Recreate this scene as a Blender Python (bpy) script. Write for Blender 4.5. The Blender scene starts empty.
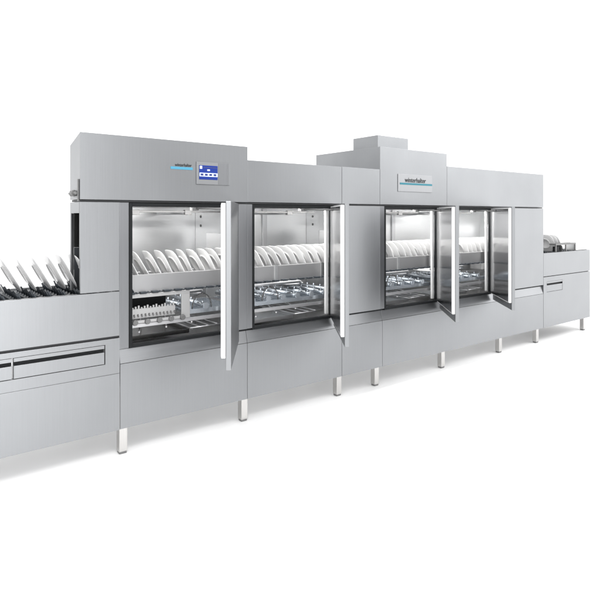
import bpy, math, random
from mathutils import Vector, Matrix
random.seed(7)
S = bpy.context.scene
col = S.collection
R = math.radians

# ------------------------------------------------------------ materials
def mat(name, base, metallic=0.0, rough=0.5, brush=None, bump=0.0, coat=0.0, emit=None, estr=0.0, spec=0.5,
        smudge=0.0, aniso=0.0):
    m = bpy.data.materials.new(name); m.use_nodes = True
    nt = m.node_tree; b = nt.nodes['Principled BSDF']
    b.inputs['Base Color'].default_value = (*base, 1)
    b.inputs['Metallic'].default_value = metallic
    b.inputs['Roughness'].default_value = rough
    b.inputs['Specular IOR Level'].default_value = spec
    b.inputs['Coat Weight'].default_value = coat
    if emit:
        b.inputs['Emission Color'].default_value = (*emit, 1)
        b.inputs['Emission Strength'].default_value = estr
    if aniso:
        b.inputs['Anisotropic'].default_value = aniso
        cx = nt.nodes.new('ShaderNodeCombineXYZ'); cx.inputs[2].default_value = 1
        nt.links.new(cx.outputs[0], b.inputs['Tangent'])
    tc = nt.nodes.new('ShaderNodeTexCoord')
    if brush:
        mp = nt.nodes.new('ShaderNodeMapping'); mp.inputs['Scale'].default_value = brush
        n = nt.nodes.new('ShaderNodeTexNoise'); n.inputs['Scale'].default_value = 1.0
        n.inputs['Detail'].default_value = 4; n.inputs['Roughness'].default_value = .7
        nt.links.new(tc.outputs['Object'], mp.inputs[0]); nt.links.new(mp.outputs[0], n.inputs[0])
        n2 = nt.nodes.new('ShaderNodeTexNoise'); n2.inputs['Scale'].default_value = 2.2; n2.inputs['Detail'].default_value = 3
        nt.links.new(tc.outputs['Object'], n2.inputs[0])
        ad = nt.nodes.new('ShaderNodeMath'); ad.operation = 'ADD'
        nt.links.new(n.outputs[0], ad.inputs[0]); nt.links.new(n2.outputs[0], ad.inputs[1])
        mr = nt.nodes.new('ShaderNodeMapRange')
        mr.inputs[1].default_value = .6; mr.inputs[2].default_value = 1.4
        mr.inputs[3].default_value = rough - .06; mr.inputs[4].default_value = rough + .08
        nt.links.new(ad.outputs[0], mr.inputs[0]); nt.links.new(mr.outputs[0], b.inputs['Roughness'])
        # fine brushed grain in the metal's own colour
        mc = nt.nodes.new('ShaderNodeMixRGB'); mc.inputs[1].default_value = (*[c*.90 for c in base], 1)
        mc.inputs[2].default_value = (*[min(1, c*1.10) for c in base], 1)
        nt.links.new(n.outputs[0], mc.inputs[0]); nt.links.new(mc.outputs[0], b.inputs['Base Color'])
        if bump:
            bp = nt.nodes.new('ShaderNodeBump'); bp.inputs['Strength'].default_value = bump
            bp.inputs['Distance'].default_value = .0006
            nt.links.new(n.outputs[0], bp.inputs['Height'])
            # very shallow sheet-metal waviness
            bp2 = nt.nodes.new('ShaderNodeBump'); bp2.inputs['Strength'].default_value = .25
            bp2.inputs['Distance'].default_value = .004
            nt.links.new(n2.outputs[0], bp2.inputs['Height']); nt.links.new(bp.outputs[0], bp2.inputs['Normal'])
            nt.links.new(bp2.outputs[0], b.inputs['Normal'])
    elif smudge:
        n2 = nt.nodes.new('ShaderNodeTexNoise'); n2.inputs['Scale'].default_value = 9; n2.inputs['Detail'].default_value = 5
        nt.links.new(tc.outputs['Object'], n2.inputs[0])
        mr = nt.nodes.new('ShaderNodeMapRange')
        mr.inputs[3].default_value = max(.02, rough - smudge); mr.inputs[4].default_value = rough + smudge
        nt.links.new(n2.outputs[0], mr.inputs[0]); nt.links.new(mr.outputs[0], b.inputs['Roughness'])
    return m

STEEL = mat('brushed_steel', (.292, .299, .309), 1, .42, (170, 170, 2.5), .16, aniso=.8)          # vertical grain
STEEL_H = mat('brushed_steel_long_grain', (.275, .281, .290), 1, .36, (2.5, 170, 170), .14, aniso=.5)
JAMB = mat('dark_jamb_steel', (.225, .23, .24), 1, .36, (170, 170, 2.5), .12, aniso=.5)  # darker base colour than the panel steel
STEEL_IN = mat('bright_inner_steel', (.70, .705, .71), 1, .36, (6, 6, 300), .06)
POLISH = mat('polished_steel', (.62, .62, .63), 1, .17, smudge=.04)
RAIL = mat('rail_steel', (.56, .56, .57), .8, .34, smudge=.02)
SATIN = mat('satin_steel', (.36, .36, .365), .7, .38, smudge=.03)
LEGM = mat('leg_steel', (.56, .55, .54), 1, .30, (200, 200, 5), .05)
TANK = mat('dark_tank_steel', (.27, .265, .26), 1, .24, smudge=.02)
DARK = mat('black_rubber', (.010, .011, .012), 0, .55, smudge=.1, spec=.15)
SATIN2 = mat('pale_satin_steel', (.66, .66, .66), .7, .32, smudge=.03)
GREY = mat('grey_rubber', (.035, .038, .042), 0, .5, smudge=.1, spec=.2)
SHADOWGAP = mat('black_steel_gap_shade', (.02, .021, .023), .3, .5, smudge=.1)
WHITEP = mat('white_plastic', (.72, .72, .72), 0, .35, smudge=.08)
CASE = mat('off_white_enamel', (.40, .40, .40), .3, .35, smudge=.08)
FOOT = mat('grey_foot', (.16, .16, .16), .4, .45, smudge=.1)
PLATE = mat('white_porcelain', (.62, .62, .62), 0, .14, coat=.3, smudge=.03)
BELT = mat('dark_belt_plastic', (.03, .036, .043), 0, .4, smudge=.1, spec=.3)
MESHM = mat('blue_glint_steel_mesh', (.62, .67, .72), .8, .22, smudge=.06)  # blue tint stands in for bluish reflections on the steel
LETTER = mat('black_lettering', (.01, .012, .014), 0, .5, smudge=.05)
BLUEBAR = mat('light_blue_enamel', (.05, .25, .38), 0, .4, smudge=.05)
TEAL = mat('teal_enamel', (.005, .15, .20), 0, .4, smudge=.05)
PLATEP = mat('grey_fascia', (.30, .305, .315), .7, .35, (500, 500, 6), .05)
SCR = mat('blue_screen', (.008, .02, .14), 0, .3, emit=(.03, .09, .50), estr=.3, spec=.15)
SCR2 = mat('screen_white', (.5, .6, .8), 0, .2, emit=(.62, .75, 1.0), estr=.75)
SCR3 = mat('screen_navy', (.01, .02, .1), 0, .2, emit=(.01, .02, .16), estr=.6)

# ------------------------------------------------------------ mesh builder
class MB:
    def __init__(s): s.v = []; s.f = []; s.sm = []
    def box(s, x0, x1, y0, y1, z0, z1):
        n = len(s.v)
        s.v += [Vector(p) for p in ((x0,y0,z0),(x1,y0,z0),(x1,y1,z0),(x0,y1,z0),(x0,y0,z1),(x1,y0,z1),(x1,y1,z1),(x0,y1,z1))]
        for q in ((0,3,2,1),(4,5,6,7),(0,1,5,4),(1,2,6,5),(2,3,7,6),(3,0,4,7)):
            s.f.append([n+i for i in q]); s.sm.append(False)
        return s
    def prism(s, poly, x0, x1):            # poly in (y,z), counter-clockwise, extruded along x
        n = len(s.v); k = len(poly)
        s.v += [Vector((x0, a, b)) for a, b in poly] + [Vector((x1, a, b)) for a, b in poly]
        s.f.append([n+i for i in reversed(range(k))]); s.f.append([n+k+i for i in range(k)]); s.sm += [False]*2
        for i in range(k):
            j = (i+1) % k; s.f.append([n+i, n+j, n+k+j, n+k+i]); s.sm.append(False)
        return s
    def tube(s, a, b, r, r2=None, seg=10):
        a, b = Vector(a), Vector(b); r2 = r if r2 is None else r2
        d = (b-a).normalized(); u = d.orthogonal().normalized(); w = d.cross(u)
        n = len(s.v)
        for c, rr in ((a, r), (b, r2)):
            for i in range(seg):
                t = 2*math.pi*i/seg; s.v.append(c + (u*math.cos(t) + w*math.sin(t))*rr)
        for i in range(seg):
            j = (i+1) % seg; s.f.append([n+i, n+j, n+seg+j, n+seg+i]); s.sm.append(True)
        s.f.append([n+i for i in reversed(range(seg))]); s.f.append([n+seg+i for i in range(seg)]); s.sm += [False]*2
        return s
    def path(s, pts, r, seg=8):
        for a, b in zip(pts, pts[1:]): s.tube(a, b, r, seg=seg)
        return s
    def lathe(s, prof, seg=44):            # profile (r,z)
        n = len(s.v); k = len(prof)
        for i in range(seg):
            t = 2*math.pi*i/seg
            for r, z in prof: s.v.append(Vector((r*math.cos(t), r*math.sin(t), z)))
        for i in range(seg):
            j = (i+1) % seg
            for q in range(k-1):
                s.f.append([n+i*k+q, n+j*k+q, n+j*k+q+1, n+i*k+q+1]); s.sm.append(True)
        return s
    def apply(s, M):
        s.v = [M @ p for p in s.v]; return s

def wloc(o):
    p = Vector((0, 0, 0))
    while o is not None: p += o.location; o = o.parent
    return p

def obj(name, mb, m, parent=None, origin=None, local=False, bevel=0.0):
    """origin: world position of the object's origin; verts are given in world coordinates unless local"""
    me = bpy.data.meshes.new(name)
    o = bpy.data.objects.new(name, me); col.objects.link(o)
    base = wloc(parent) if parent else Vector((0, 0, 0))
    if local:
        off = Vector((0, 0, 0)); o.location = Vector(origin) if origin else Vector((0, 0, 0))
    else:
        if origin is None:
            lo = Vector([min(p[i] for p in mb.v) for i in range(3)]); hi = Vector([max(p[i] for p in mb.v) for i in range(3)])
            origin = ((lo.x+hi.x)/2, (lo.y+hi.y)/2, lo.z)
        off = Vector(origin); o.location = off - base
    me.from_pydata([tuple(p-off) for p in mb.v], [], mb.f)
    for p, q in zip(me.polygons, mb.sm): p.use_smooth = q
    me.materials.append(m); me.update()
    if parent: o.parent = parent
    if bevel:
        bv = o.modifiers.new('bevel', 'BEVEL'); bv.width = bevel; bv.segments = 2; bv.limit_method = 'ANGLE'
        bv.harden_normals = False
    return o

def text(name, body, m, parent, x, z, width, height, y=-.004):
    cu = bpy.data.curves.new('t', 'FONT'); cu.body = body; cu.extrude = .0; cu.offset = .012; cu.size = 1; cu.shear = .12
    to = bpy.data.objects.new('t', cu); col.objects.link(to)
    dg = bpy.context.evaluated_depsgraph_get(); me0 = bpy.data.meshes.new_from_object(to.evaluated_get(dg))
    xs = [v.co.x for v in me0.vertices]; ys = [v.co.y for v in me0.vertices]
    w = max(xs)-min(xs); h = max(ys)-min(ys)
    mb = MB(); 
    vs = [Vector((x+(v.co.x-min(xs))/w*width, y, z+(v.co.y-min(ys))/h*height)) for v in me0.vertices]
    mb.v = vs; mb.f = [list(p.vertices) for p in me0.polygons]; mb.sm = [False]*len(mb.f)
    bpy.data.objects.remove(to); bpy.data.curves.remove(cu); bpy.data.meshes.remove(me0)
    o = obj(name, mb, m, parent)
    sd = o.modifiers.new('solid', 'SOLIDIFY'); sd.thickness = .0012; sd.offset = 0
    return o

# ------------------------------------------------------------ the floor
fl = MB(); fl.box(-14, 60, -2.95, 60, -.05, 0)
FLOOR = mat('white_studio_floor', (.83, .83, .83), 0, .55, smudge=.1, spec=.25)
f = obj('floor', fl, FLOOR, None, (0, 0, 0)); f['kind'] = 'structure'

# ------------------------------------------------------------ the machine
root = bpy.data.objects.new('conveyor_dishwasher', None); col.objects.link(root)
root.location = (2.45, .45, 0); root.empty_display_size = .3
root['label'] = 'long stainless steel flight dishwasher with four open doors and a belt of plates'
root['category'] = 'dishwasher'
B = lambda *a: MB().box(*a)
G = .0015                                   # half gap at seams
END = 5.325
HB = 1.672                                  # underside of the header
ZB = .17                                    # underside of the front panels

# lower front panels + sloped ledge on top of each
seams = [0, .982, 1.953, 2.458, END]
for a, b in zip(seams, seams[1:]):
    p = obj('front_panel', B(a+G, b-G, 0, .022, ZB, .596), STEEL, root, bevel=.0015)
    lg = MB().prism([(.0015, .5985), (.024, .5985), (.045, .688), (.022, .688)], a+G, b-G)
    obj('sloped_ledge', lg, STEEL_H, p, bevel=.001)
obj('inner_frame', B(.004, END-.004, .047, .053, .20, .69), SHADOWGAP, root)
# tank body hidden behind the skirts, carried on the legs
obj('tank', B(.01, END-.01, .055, .90, .45, .64), STEEL_IN, root)
obj('tank_floor', B(.01, END-.01, .056, .91, .642, .655), TANK, root)

# header boxes
def header(x0, x1, z1, y1=.93):
    return obj('header_housing', B(x0+G, x1-G, 0, y1, HB, z1), STEEL, root, bevel=.002)
h1 = obj('header_housing', B(.0, .982-G, .002, .93, HB, 2.090), STEEL, root, bevel=.002)
# facing sheet that runs over header and loading hood in one piece
hf = MB().prism([(-.001, HB), (.0005, HB), (.22, HB), (.22, 2.030), (.0005, 2.093), (-.001, 2.093)], -.254, -.0005)
hood = obj('loading_hood', hf, STEEL, root, bevel=.0015)
obj('header_facing', B(-.254, .982-G, -.004, -.0015, HB, 2.0935), STEEL, root)
header(.982, 1.953, 1.993); header(1.953, 2.425, 1.995)
tall = header(2.425, 3.412, 2.207)
header(3.412, END, 2.078)
obj('exhaust_stack', B(2.52, 2.95, .12, .46, 2.2072, 2.336), STEEL, root, bevel=.003)
obj('shadow_gap_strip', B(-.25, END-.003, .012, .19, HB-.014, HB-.002), SHADOWGAP, root)  # black strip stands in for the thin shadow below the header

# upper body: fixed panels and posts
OPEN = [(.085, .868), (1.050, 1.842), (2.510, 3.268), (3.475, 4.215)]
PT = HB-.016
def upanel(x0, x1, z0=.705, m=STEEL, t=.02, y=0):
    return obj('fixed_panel', B(x0+G, x1-G, y, y+t, z0, PT), m, root, bevel=.0015)
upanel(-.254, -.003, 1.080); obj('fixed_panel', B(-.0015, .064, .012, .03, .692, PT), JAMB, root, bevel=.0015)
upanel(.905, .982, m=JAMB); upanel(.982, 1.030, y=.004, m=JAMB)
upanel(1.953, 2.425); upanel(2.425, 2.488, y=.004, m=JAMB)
upanel(1.868, 1.953, y=.006)
upanel(4.245, END)
# black gap line under the fixed panels
obj('panel_gap', B(.89, END-.004, .025, .03, .689, .702), DARK, root)
# rubber door seals (frame round each opening) and bright inner jambs
for i, (a, b) in enumerate(OPEN):
    w = .021
    s = MB()
    s.box(a-w, a, .004, .05, .690, PT-.002).box(b, b+w*.9, .004, .05, .690, PT-.002)
    s.box(a, b, .004, .05, .690, .712).box(a, b, .004, .05, PT-.026, PT-.002)
    obj('door_seal', s, DARK, root, bevel=.002)
    j = MB()
    j.box(b-.030, b-.0005, .052, .075, .72, PT-.03)
    obj('door_jamb', j, WHITEP, root, bevel=.002)
    j = MB(); j.box(a+.0005, a+.012, .052, .09, .72, PT-.03)
    obj('door_jamb', j, RAIL, root, bevel=.002)
# post between the third and the fourth opening
obj('fixed_panel', B(3.290, 3.452, .006, .026, .705, PT), STEEL, root, bevel=.0015)

# shell: back wall, ceiling, ends
obj('back_wall', B(0, END, .905, .925, .655, HB-.02), STEEL_IN, root)
obj('tunnel_ceiling', B(0, END, .06, .90, HB-.035, HB-.0235), STEEL_IN, root)
e = MB(); e.box(END-.02, END, .03, .9, .43, 1.05).box(END-.02, END, .03, .9, 1.45, HB-.036)
e.box(END-.02, END, .03, .10, 1.05, 1.45).box(END-.02, END, .82, .9, 1.05, 1.45)
obj('end_wall', e, STEEL_IN, root)
e = MB(); e.box(.002, .014, .035, .9, .66, 1.04).box(.002, .014, .035, .9, 1.45, HB-.036)
e.box(.002, .014, .72, .9, 1.04, 1.45)
obj('end_wall', e, STEEL_IN, root)
for X in (1.005, 2.275):
    e = MB(); t = .012
    e.box(X, X+t, .06, .902, 1.42, HB-.036).box(X, X+t, .70, .902, .66, 1.42).box(X, X+t, .06, .70, .66, .80)
    e.box(X, X+t, .06, .11, .80, 1.42)
    q = obj('partition', e, STEEL_IN, root)
    for z in (1.48, 1.56): obj('bolt', MB().tube((X-.004, .80, z), (X, .80, z), .012), FOOT, q)
for X in (1.72, 2.62, 3.55, 4.55):
    obj('wall_rib', B(X, X+.05, .885, .904, .66, HB-.04), RAIL, root, bevel=.003)

# ------------------------------------------------------------ doors
def door(hx, W, ang):
    z0, z1 = .628, PT+.002
    d = obj('door', MB().box(-W, -.004, -.034, -.002, z0, z1), STEEL, root, bevel=.003, local=True)
    d.location = Vector((hx, -.002, 0)) - root.location
    d.location.z = 0
    d.rotation_euler = (0, 0, R(ang))
    c = obj('insulated_core', MB().box(-W+.004, -.03, 0, .026, .700, z1-.012), WHITEP, d, local=True, bevel=.003)
    obj('inner_lining', MB().box(-W+.012, -.036, .0265, .029, .710, z1-.022), POLISH, d, local=True)
    for z in (.76, 1.58): obj('hinge', B(-.03, .006, -.001, .016, z, z+.05), FOOT, d, local=True, bevel=.002)
    return d
DOORS = [(.866, .79, 55), (1.850, .80, 54.5), (3.278, .765, 48.5), (4.222, .715, 47.5)]
for hx, W, a in DOORS:
    door(hx, W, a)
    # door stay under the header, running out to the door's top edge
    st = MB(); A = Vector((hx-.02, .02, PT-.010)); dd = Vector((-math.cos(R(a)), -math.sin(R(a)), 0))
    Bp = Vector((hx, 0, PT-.004)) + dd*.26
    st.path([(hx-.32, .03, PT-.034), Bp + Vector((-.012, .02, -.036))], .007)
    st.box(hx-.34, hx-.29, .01, .05, PT-.05, PT-.028)
    st.tube(Bp + Vector((-.012, .02, -.046)), Bp + Vector((-.012, .02, -.022)), .012)
    obj('door_stay', st, FOOT, root)

# ------------------------------------------------------------ legs
legs = []
for X in (.025, .962, 1.928, 2.392, 3.36, 4.40, 5.20, 6.42):
    legs.append((X, .035)); legs.append((X, .80))
proto = obj('leg', B(-.0275, .0275, -.0275, .0275, .016, .45), LEGM, root, local=True, bevel=.004)
pf = obj('foot', MB().prism([(-.024, .006), (-.018, 0), (.018, 0), (.024, .006), (.024, .0158), (-.024, .0158)], -.024, .024), FOOT, proto, local=True, bevel=.003)
proto.location = Vector((legs[0][0], legs[0][1], 0)) - root.location
for X, Y in legs[1:]:
    l = proto.copy(); col.objects.link(l); l.parent = root; l.location = Vector((X, Y, 0)) - root.location
    c = pf.copy(); col.objects.link(c); c.parent = l

# ------------------------------------------------------------ loading section (left)
LX = -1.75
p = obj('trough_panel', B(LX, -.003, 0, .02, .785, 1.074), STEEL, root, bevel=.002)
obj('trough_lip', B(LX, -.26, .0205, .05, 1.055, 1.073), RAIL, root, bevel=.002)
obj('trough_back', B(LX, -.004, .735, .755, .785, 1.055), STEEL, root, bevel=.002)
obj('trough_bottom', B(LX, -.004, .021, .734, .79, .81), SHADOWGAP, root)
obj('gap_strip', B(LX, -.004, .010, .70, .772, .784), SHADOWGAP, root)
ox0, ox1, oz0, oz1 = -1.22, -.098, .612, .735
c = MB()
c.box(LX, -.0025, .0, .02, oz1+.002, .770).box(ox1+.002, -.0025, .0, .02, oz0-.002, oz1+.0019)
c.box(LX, ox0-.002, .0, .02, oz0-.002, oz1+.0019).box(LX, -.0025, .0, .02, .5405, oz0-.0021)
cab = obj('cabinet_front', c, STEEL, root)
obj('cabinet_panel', B(LX, -.0025, -.0025, .02, ZB-.002, .539), STEEL, root, bevel=.002)
obj('cabinet_body', B(LX+.01, -.01, .03, .73, .47, .76), STEEL_IN, root)
for a, b in ((-.630, ox1), (ox0, -.634)):
    d = obj('drawer', B(a+.002, b-.0035, .001, .018, oz0+.0015, .689), STEEL, root, bevel=.0015)
    obj('grip_lip', MB().prism([(0, .7125), (.018, .7125), (.018, oz1-.001), (0, oz1-.001)], a+.002, b-.0035), STEEL, d, bevel=.001)
    obj('grip_recess', B(a+.0025, b-.004, .0165, .0195, .6895, .712), DARK, d)

# hood sides, rear post, curtain and pull lever
hs = MB(); hs.box(-.254, -.236, .0205, .22, 1.585, PT).box(-.254, -.236, .196, .22, 1.08, 1.5845)
obj('hood_side', hs, STEEL, root, bevel=.0015)
obj('hood_liner', B(-.235, -.003, .197, .203, 1.36, 1.655), TANK, root)
for k in range(5):
    obj('rubber_strip', B(-.235+.046*k, -.192+.046*k, .196+.004*(k % 2), .199+.004*(k % 2), 1.09, 1.3595), GREY, root)
lv = MB()
lv.box(-.262, -.255, .018, .032, 1.66, 1.80)
lv.tube((-.268, .035, 1.712), (-.268, .175, 1.712), .010).tube((-.268, .075, 1.712), (-.268, .090, 1.712), .021)
lv.box(-.272, -.256, .14, .165, 1.695, 1.729)
obj('pull_lever', lv, FOOT, root, bevel=.001)

# ------------------------------------------------------------ conveyor belt with fingers
BZ = 1.045
PITCH = .086
cb = MB()
LEAN = R(27)
nx = int((6.35 - LX)/PITCH)
for i in range(nx):
    x = LX + .03 + i*PITCH
    cb.box(x, x+PITCH*.55, .075, .70, BZ-.012, BZ)
    cb.tube((x+PITCH*.75, .07, BZ-.006), (x+PITCH*.75, .705, BZ-.006), .005, seg=6)
    if x < .1 or x > 5.3:
        for y in (.10, .17, .24, .31, .38, .45, .52, .59, .66):
            h = .044 + .010*((i+int(y*100)) % 2)
            cb.tube((x+.04, y, BZ-.002), (x+.04-h*math.tan(LEAN), y, BZ+h), .0085, .005, seg=6)
obj('conveyor_belt', cb, BELT, root)
# band rails along the belt in the tunnel
r = MB()
r.box(.015, END-.021, .112, .126, 1.030, 1.160)
r.box(.015, END-.021, .1265, .150, 1.146, 1.160)
obj('belt_guide_rail', r, SATIN, root, bevel=.002)
obj('belt_guide_rail', B(.015, END-.021, .70, .712, 1.03, 1.12), RAIL, root, bevel=.002)
for i in range(9):
    x = .82+i*.49
    obj('rail_bracket', B(x, x+.03, .104, .1115, 1.028, 1.165), STEEL_IN, root, bevel=.001)
# lower return rail
obj('lower_rail', B(.015, END-.021, .10, .118, .800, .826), RAIL, root, bevel=.002)
obj('lower_rail', B(.015, END-.021, .72, .735, .83, .86), RAIL, root, bevel=.002)

# rinse pipes under the tunnel ceiling
def spray_pipe(x, z, y0, y1, r, n, down):
    m = MB(); m.tube((x, y0, z), (x, y1, z), r, seg=14)
    for k in range(n):
        y = y0 + (k+.5)*(y1-y0)/n
        m.tube((x, y, z), (x, y, z+(-down)*(r+.018)), r*.45, r*.3, seg=8)
    m.tube((x, y0-.012, z), (x, y0+.01, z), r*1.25, seg=14)
    return m
for a, b in OPEN:
    for k in range(2):
        obj('upper_spray_arm', spray_pipe(a+.16+k*.40, 1.592, .34, .88, .015, 0, 1), RAIL, root)
    cr = obj('curtain_rail', B(a+.02, b+.05, .30, .318, 1.592, 1.606), FOOT, root, bevel=.002)
    for x in (a+.11, b-.26):
        obj('rail_clip', B(x, x+.055, .295, .325, 1.575, 1.6125), FOOT, cr, bevel=.002)

# lower wash arms and strainers in each chamber
def strainer(x0, x1, y0, y1, z, seed):
    rr = random.Random(seed); m = MB()
    n = int((x1-x0)/.022)
    for i in range(n+1):
        x = x0+(x1-x0)*i/n; m.box(x-.0025, x+.0025, y0, y1, z-.004, z+.004)
    k = int((y1-y0)/.05)
    for j in range(k+1):
        y = y0+(y1-y0)*j/k; m.box(x0, x1, y-.003, y+.003, z-.011, z-.0045)
    m.box(x0-.01, x1+.01, y0-.012, y0-.004, z-.02, z+.012)
    return m
for ci, (a, b) in enumerate(OPEN):
    x0 = a+.02; x1 = b+.14 if ci != 1 else b+.30
    if ci == 0: x0 = a+.42; x1 = b+.04
    for k in range(int((x1-x0)/.15)):
        x = x0+.04+k*.15
        m = spray_pipe(x, .895, .13, .70, .019, 6, -1)
        obj('lower_spray_arm', m, MESHM, root)
    obj('strainer_grid', strainer(a+.03 if ci else a+.44, min(b+.10, END-.1), .15, .68, .865, ci), MESHM, root)
    # deep tray seen under the lower rail
    m = MB(); m.box(a+.05, a+.48, .16, .62, .705, .712)
    m.box(a+.05, a+.48, .15, .158, .705, .735); m.box(a+.482, a+.49, .16, .62, .705, .735)
    obj('filter_tray', m, STEEL_IN if ci else TANK, root)
    m = MB()
    for k in range(4): m.tube((a+.50+k*.07, .13, .735+.004*k), (a+.50+k*.07, .70, .735+.004*k), .006, seg=8)
    m.tube((a+.48, .13, .742), (b, .13, .742), .006, seg=8)
    obj('tray_handle_bars', m, RAIL, root)
    if ci:
        bw = MB().lathe([(0, .035), (.06, .033), (.10, .022), (.13, .002), (.138, 0), (.134, -.004), (.10, .016), (0, .029)], 40)
        bw.apply(Matrix.Translation((b-.10 if ci == 1 else a+.20, .50, .955)))
        obj('strainer_bowl', bw, SATIN2, root)
    hd = MB(); xx = a+.26 if ci else a+.60
    pts = [(xx+.16*math.cos(t*math.pi/12)*.5, .17, .875+.11*math.sin(t*math.pi/12)) for t in range(13)]
    hd.path(pts, .005); obj('strainer_handle', hd, FOOT, root)
    for k in range(3):
        z = .79+.012*k; dg = MB().tube((a+.10+.2*k, .14, z-.03), (a+.32+.2*k, .66, z-.02), .006)
        obj('drain_rod', dg, RAIL, root)
    obj('feed_pipe', MB().path([(a+.04, .30, .985), (b-.12, .30, .985), (b-.08, .34, .96), (b-.08, .60, .92)], .012, 10), RAIL, root)
# wash manifold with nozzle comb in the first opening
m = MB(); x0, x1 = .10, .545
m.box(x0, x1, .088, .099, 1.005, 1.030).box(x1-.066, x1, .088, .099, .83, 1.0049)
m.box(x0, x1-.067, .088, .099, .83, .850)
m.box(x0, x1, .0991, .34, 1.022, 1.030)
man = obj('manifold_housing', m, CASE, root, bevel=.002)
m = MB(); m.box(x0+.02, x1-.10, .12, .128, .858, .925)
for k in range(15):
    x = x0+.025+k*.0215; m.box(x, x+.012, .12, .128, .9252, .925+.010+.006*(k % 3))
m.box(x0+.02, x1-.10, .1285, .33, .858, .866)
cmb = obj('nozzle_comb', m, CASE, man, bevel=.001)
for k in range(12): m = MB().tube((x0+.04+k*.027, .1195, .885), (x0+.04+k*.027, .108, .872), .006, .004); q = obj('nozzle', m, FOOT, man)
for k in range(5):
    x = x0+.035+k*.088
    obj('nozzle_cap', MB().tube((x, .075, .838), (x, .0878, .838), .018, .021, seg=18), FOOT, man)
m = B(x0, x1-.07, .35, .36, .86, 1.02)
obj('manifold_back', m, DARK, man)
# hanging bright box and dark flap in the right-hand chamber (behind the rail)
obj('wall_box', B(3.30, 3.45, .80, .884, .93, 1.06), WHITEP, root, bevel=.004)
obj('wall_box', B(5.06, 5.18, .70, .88, .86, 1.0), WHITEP, root, bevel=.004)

# ------------------------------------------------------------ exit table (right)
EX = 6.56
obj('trough_panel', B(END+.002, EX, .0, .02, .808, 1.098), STEEL, root, bevel=.002)
obj('trough_back', B(END+.002, EX, .735, .755, .808, 1.098), STEEL, root, bevel=.002)
obj('trough_end', B(EX-.0195, EX-.001, .0205, .7345, .33, 1.0975), STEEL, root, bevel=.002)
c = MB()
dx0, dx1 = 5.405, 5.80
c.box(END+.002, EX, .0, .02, .740, .800).box(END+.002, dx0, .0, .02, .608, .7399).box(dx1, EX, .0, .02, .608, .7399)
c.box(END+.002, EX, .0, .02, ZB, .6079)
obj('cabinet_front', c, STEEL, root)
obj('cabinet_body', B(END+.01, EX-.021, .03, .73, .33, .80), SHADOWGAP, root)
d = obj('drawer', B(dx0+.003, dx1-.003, .001, .018, .611, .692), STEEL, root, bevel=.0015)
obj('grip_lip', B(dx0+.003, dx1-.003, .0, .018, .716, .738), STEEL, d, bevel=.001)
obj('grip_recess', B(dx0+.004, dx1-.004, .0165, .0195, .6925, .7155), DARK, d)
m = MB()
m.box(5.69, 6.22, .03, .045, 1.185, 1.205).box(5.69, 6.22, .105, .12, 1.185, 1.205)
m.box(5.69, 5.71, .0455, .1045, 1.185, 1.205)
for x in (5.69, 5.95, 6.20): m.box(x, x+.018, .03, .045, 1.0985, 1.1848)
st = obj('end_stop_frame', m, FOOT, root, bevel=.001)
m = MB(); m.tube((5.86, .050, 1.140), (5.86, .11, 1.140), .040, seg=18).box(5.74, 5.845, .05, .10, 1.10, 1.165)
obj('end_switch', m, DARK, st)
obj('drive_cover', B(6.225, 6.545, .03, .16, 1.0995, 1.205), STEEL_IN, root, bevel=.004)

# ------------------------------------------------------------ control panel and badges
cp = obj('control_panel', B(.548, .820, -.0105, -.0042, 1.793, 1.957), STEEL_H, root, bevel=.002)
sc = obj('screen', B(.568, .717, -.0135, -.0107, 1.829, 1.931), SCR, cp, bevel=.001)
m = B(.570, .715, -.0145, -.0137, 1.851, 1.877); m.box(.572, .590, -.0145, -.0137, 1.905, 1.926)
m.box(.632, .652, -.0145, -.0137, 1.892, 1.903)
obj('screen_icons', m, SCR2, cp)
m = MB()
for k in range(4): m.box(.577+k*.035, .600+k*.035, -.0153, -.0147, 1.856, 1.872)
m.box(.596, .712, -.0145, -.0137, 1.912, 1.920)
obj('screen_icons', m, SCR3, cp)
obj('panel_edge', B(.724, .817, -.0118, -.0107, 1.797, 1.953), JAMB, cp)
obj('panel_edge', B(.800, .804, -.0128, -.0120, 1.797, 1.953), STEEL, cp)
bd = obj('badge_stripe', MB().prism([(-.0065, 1.893), (-.0042, 1.893), (-.0042, 1.911), (-.0065, 1.911)], .352, .520), BLUEBAR, root)
text('badge_lettering', 'winterhalter', LETTER, root, .385, 1.914, .128, .022, y=-.0055)
bp = obj('badge_plate', B(2.665, 3.165, -.005, -.0005, 1.800, 1.966), PLATEP, root, bevel=.001)
obj('badge_stripe', B(2.690, 3.163, -.0075, -.0052, 1.866, 1.884), TEAL, bp)
text('badge_lettering', 'winterhalter', LETTER, bp, 2.76, 1.890, .31, .046, y=-.0065)

# ------------------------------------------------------------ plates
prof = [(0, .004), (.070, .004), (.072, .001), (.078, .001), (.080, .005), (.092, .007), (.135, .0135), (.140, .0155),
        (.1395, .018), (.134, .0175), (.092, .011), (.082, .009), (0, .008)]
pm = MB().lathe(prof, 64)
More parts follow.
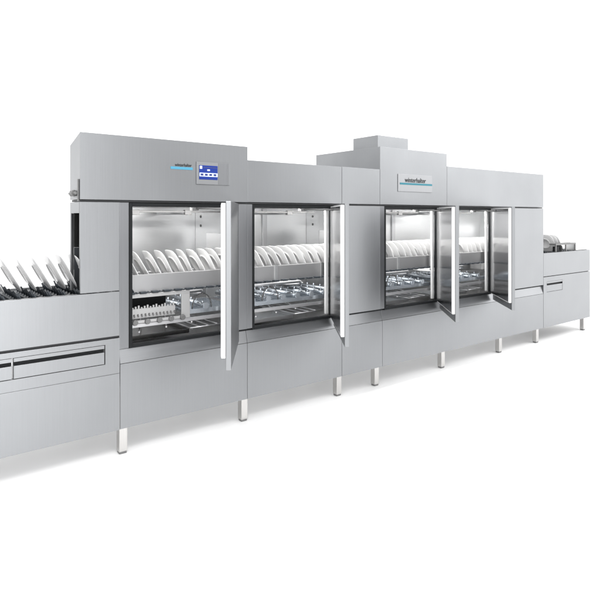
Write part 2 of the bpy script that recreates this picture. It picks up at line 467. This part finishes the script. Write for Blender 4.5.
# stand upright: axis z -> x, lean back towards -x
PC = Vector((0, 0, 0))
M = Matrix.Rotation(-LEAN, 4, 'Y') @ Matrix.Rotation(R(90), 4, 'Y')
def soft_square(p):                       # rim drawn out to a rounded square, well stays round
    rr = math.hypot(p.x, p.y)
    if rr < .05: return p
    c, s_ = abs(p.x)/rr, abs(p.y)/rr
    k = (c**3.4 + s_**3.4)**(-1/3.4); t = min(1, (rr-.05)/.05)
    f_ = 1+(k-1)*t
    return Vector((p.x*f_*.90, p.y*f_*.99, p.z))
pm.v = [soft_square(p) for p in pm.v]; pm.apply(M)
words = ['first','second','third','fourth','fifth','sixth','seventh','eighth','ninth','tenth','eleventh','twelfth',
 'thirteenth','fourteenth','fifteenth','sixteenth','seventeenth','eighteenth','nineteenth','twentieth']
zones = [('on the loading belt', -.66, -.10), ('behind the first open door', .20, 1.02), ('behind the second open door', 1.20, 2.18),
         ('behind the third open door', 2.74, 3.90), ('behind the fourth open door', 3.99, 5.10), ('on the exit table', 5.84, 6.12)]
plate0 = None
for zn, za, zb in zones:
    xs = []
    i = 0
    while True:
        x = LX + .03 + .04 + i*PITCH; i += 1
        if x > zb: break
        if x >= za: xs.append(x)
    for k, x in enumerate(xs):
        if plate0 is None:
            plate0 = obj('dinner_plate', pm, PLATE, None, (0, 0, 0), local=True); o = plate0
        else:
            o = plate0.copy(); col.objects.link(o)
        dy = random.uniform(-.012, .012)
        o.location = (x-.055+random.uniform(-.006, .006), .275+dy, BZ + .142*math.cos(LEAN) + .022)
        o.rotation_euler = (0, random.uniform(-.035, .035), R(-1 if x < 0 else -8 if x < 1.05 else -2)+random.uniform(-.05, .05))
        o['label'] = 'white plate leaning left %s, %s from the left there' % (zn, words[k])
        o['category'] = 'plate'
        o['group'] = 'white plates standing in the conveyor belt'

# ------------------------------------------------------------ world: studio light dome
w = bpy.data.worlds.new('World'); S.world = w; w.use_nodes = True
nt = w.node_tree; bg = nt.nodes['Background']
tc = nt.nodes.new('ShaderNodeTexCoord'); sp = nt.nodes.new('ShaderNodeSeparateXYZ')
nt.links.new(tc.outputs['Generated'], sp.inputs[0])
def mrange(src, a, b, c, d):
    n = nt.nodes.new('ShaderNodeMapRange'); n.inputs[1].default_value = a; n.inputs[2].default_value = b
    n.inputs[3].default_value = c; n.inputs[4].default_value = d; nt.links.new(src, n.inputs[0]); return n.outputs[0]
def cramp(src, stops):
    n = nt.nodes.new('ShaderNodeValToRGB'); n.color_ramp.interpolation = 'EASE'
    el = n.color_ramp.elements
    while len(el) < len(stops): el.new(.5)
    for e_, (p_, v_) in zip(el, stops): e_.position = p_; e_.color = (v_/4, v_/4, v_/4, 1)
    nt.links.new(src, n.inputs[0]); return n.outputs[0]
az = cramp(mrange(sp.outputs[0], -1, 1, 0, 1), [(0, 2.2), (.30, 2.4), (.50, 3.9), (.57, 3.9), (.66, 1.95), (.74, 1.90), (.84, 2.5), (.93, 3.0), (1, 3.0)])
# dark band added to the dome below eye level, to grade the lower steel
az_low = cramp(mrange(sp.outputs[0], -1, 1, 0, 1), [(0, 1.4), (.40, 2.0), (.52, 3.8), (.565, 3.6), (.645, .22), (.73, .25), (.82, .9), (.92, 1.8), (1, 2.0)])
low = nt.nodes.new('ShaderNodeMixRGB')
nt.links.new(mrange(sp.outputs[2], .05, -.08, 0, 1), low.inputs[0]); nt.links.new(az, low.inputs[1]); nt.links.new(az_low, low.inputs[2])
mixe = nt.nodes.new('ShaderNodeMixRGB'); mixe.blend_type = 'MIX'
nt.links.new(mrange(sp.outputs[2], .20, .80, 0, .8), mixe.inputs[0])
nt.links.new(low.outputs[0], mixe.inputs[1]); mixe.inputs[2].default_value = (.245, .245, .245, 1)
mixy = nt.nodes.new('ShaderNodeMixRGB')
nt.links.new(mrange(sp.outputs[1], -.30, .10, 0, 1), mixy.inputs[0])
nt.links.new(mixe.outputs[0], mixy.inputs[1]); mixy.inputs[2].default_value = (.42, .42, .42, 1)
nt.links.new(mixy.outputs[0], bg.inputs['Color']); bg.inputs['Strength'].default_value = 4.0

def area(name, loc, rot, sx, sy, power, colr=(1, 1, 1)):
    l = bpy.data.lights.new(name, 'AREA'); l.shape = 'RECTANGLE'; l.size = sx; l.size_y = sy; l.energy = power; l.color = colr
    o = bpy.data.objects.new(name, l); col.objects.link(o); o.location = loc; o.rotation_euler = rot; return o
for x, sx, pw in ((.48, .75, 9), (1.62, 1.1, 13), (2.95, .95, 10), (3.85, .75, 10), (4.75, .9, 12)):
    area('tunnel_fill', (x, .09, HB-.0362), (R(4), 0, 0), sx, .04, pw, (1, .99, .97))  # unseen fill light, added to brighten the bay interiors
    area('tank_fill', (x, .42, BZ-.03), (0, 0, 0), sx*.8, .3, pw*.11, (1, 1, 1))  # added fill below the belt, hidden by the rail, lightens the tank area
area('overhead_fill', (7.0, -2.6, 4.6), (0, 0, 0), 5, 2.5, 150)  # unseen fill, added to brighten the floor and panels at the right
area('left_fill', (-.45, -1.9, 3.1), (R(-20), 0, 0), .6, 1.6, 75)  # unseen fill, added to brighten the left trough, cabinet and floor

# ------------------------------------------------------------ camera
cam = bpy.data.cameras.new('camera'); co = bpy.data.objects.new('camera', cam); col.objects.link(co)
cam.sensor_width = 36; cam.lens = 553/600*36; cam.shift_y = -84.5/600; cam.clip_end = 500; cam.clip_start = .02
co.location = (-1.288, -3.58, 1.57); co.rotation_euler = (R(90), 0, -math.atan2(.613, .790))
S.camera = co
S.view_settings.view_transform = 'Standard'; S.view_settings.look = 'None'
S.view_settings.exposure = 0; S.view_settings.gamma = 1
S.render.engine = 'CYCLES'; S.cycles.max_bounces = 10; S.cycles.glossy_bounces = 8
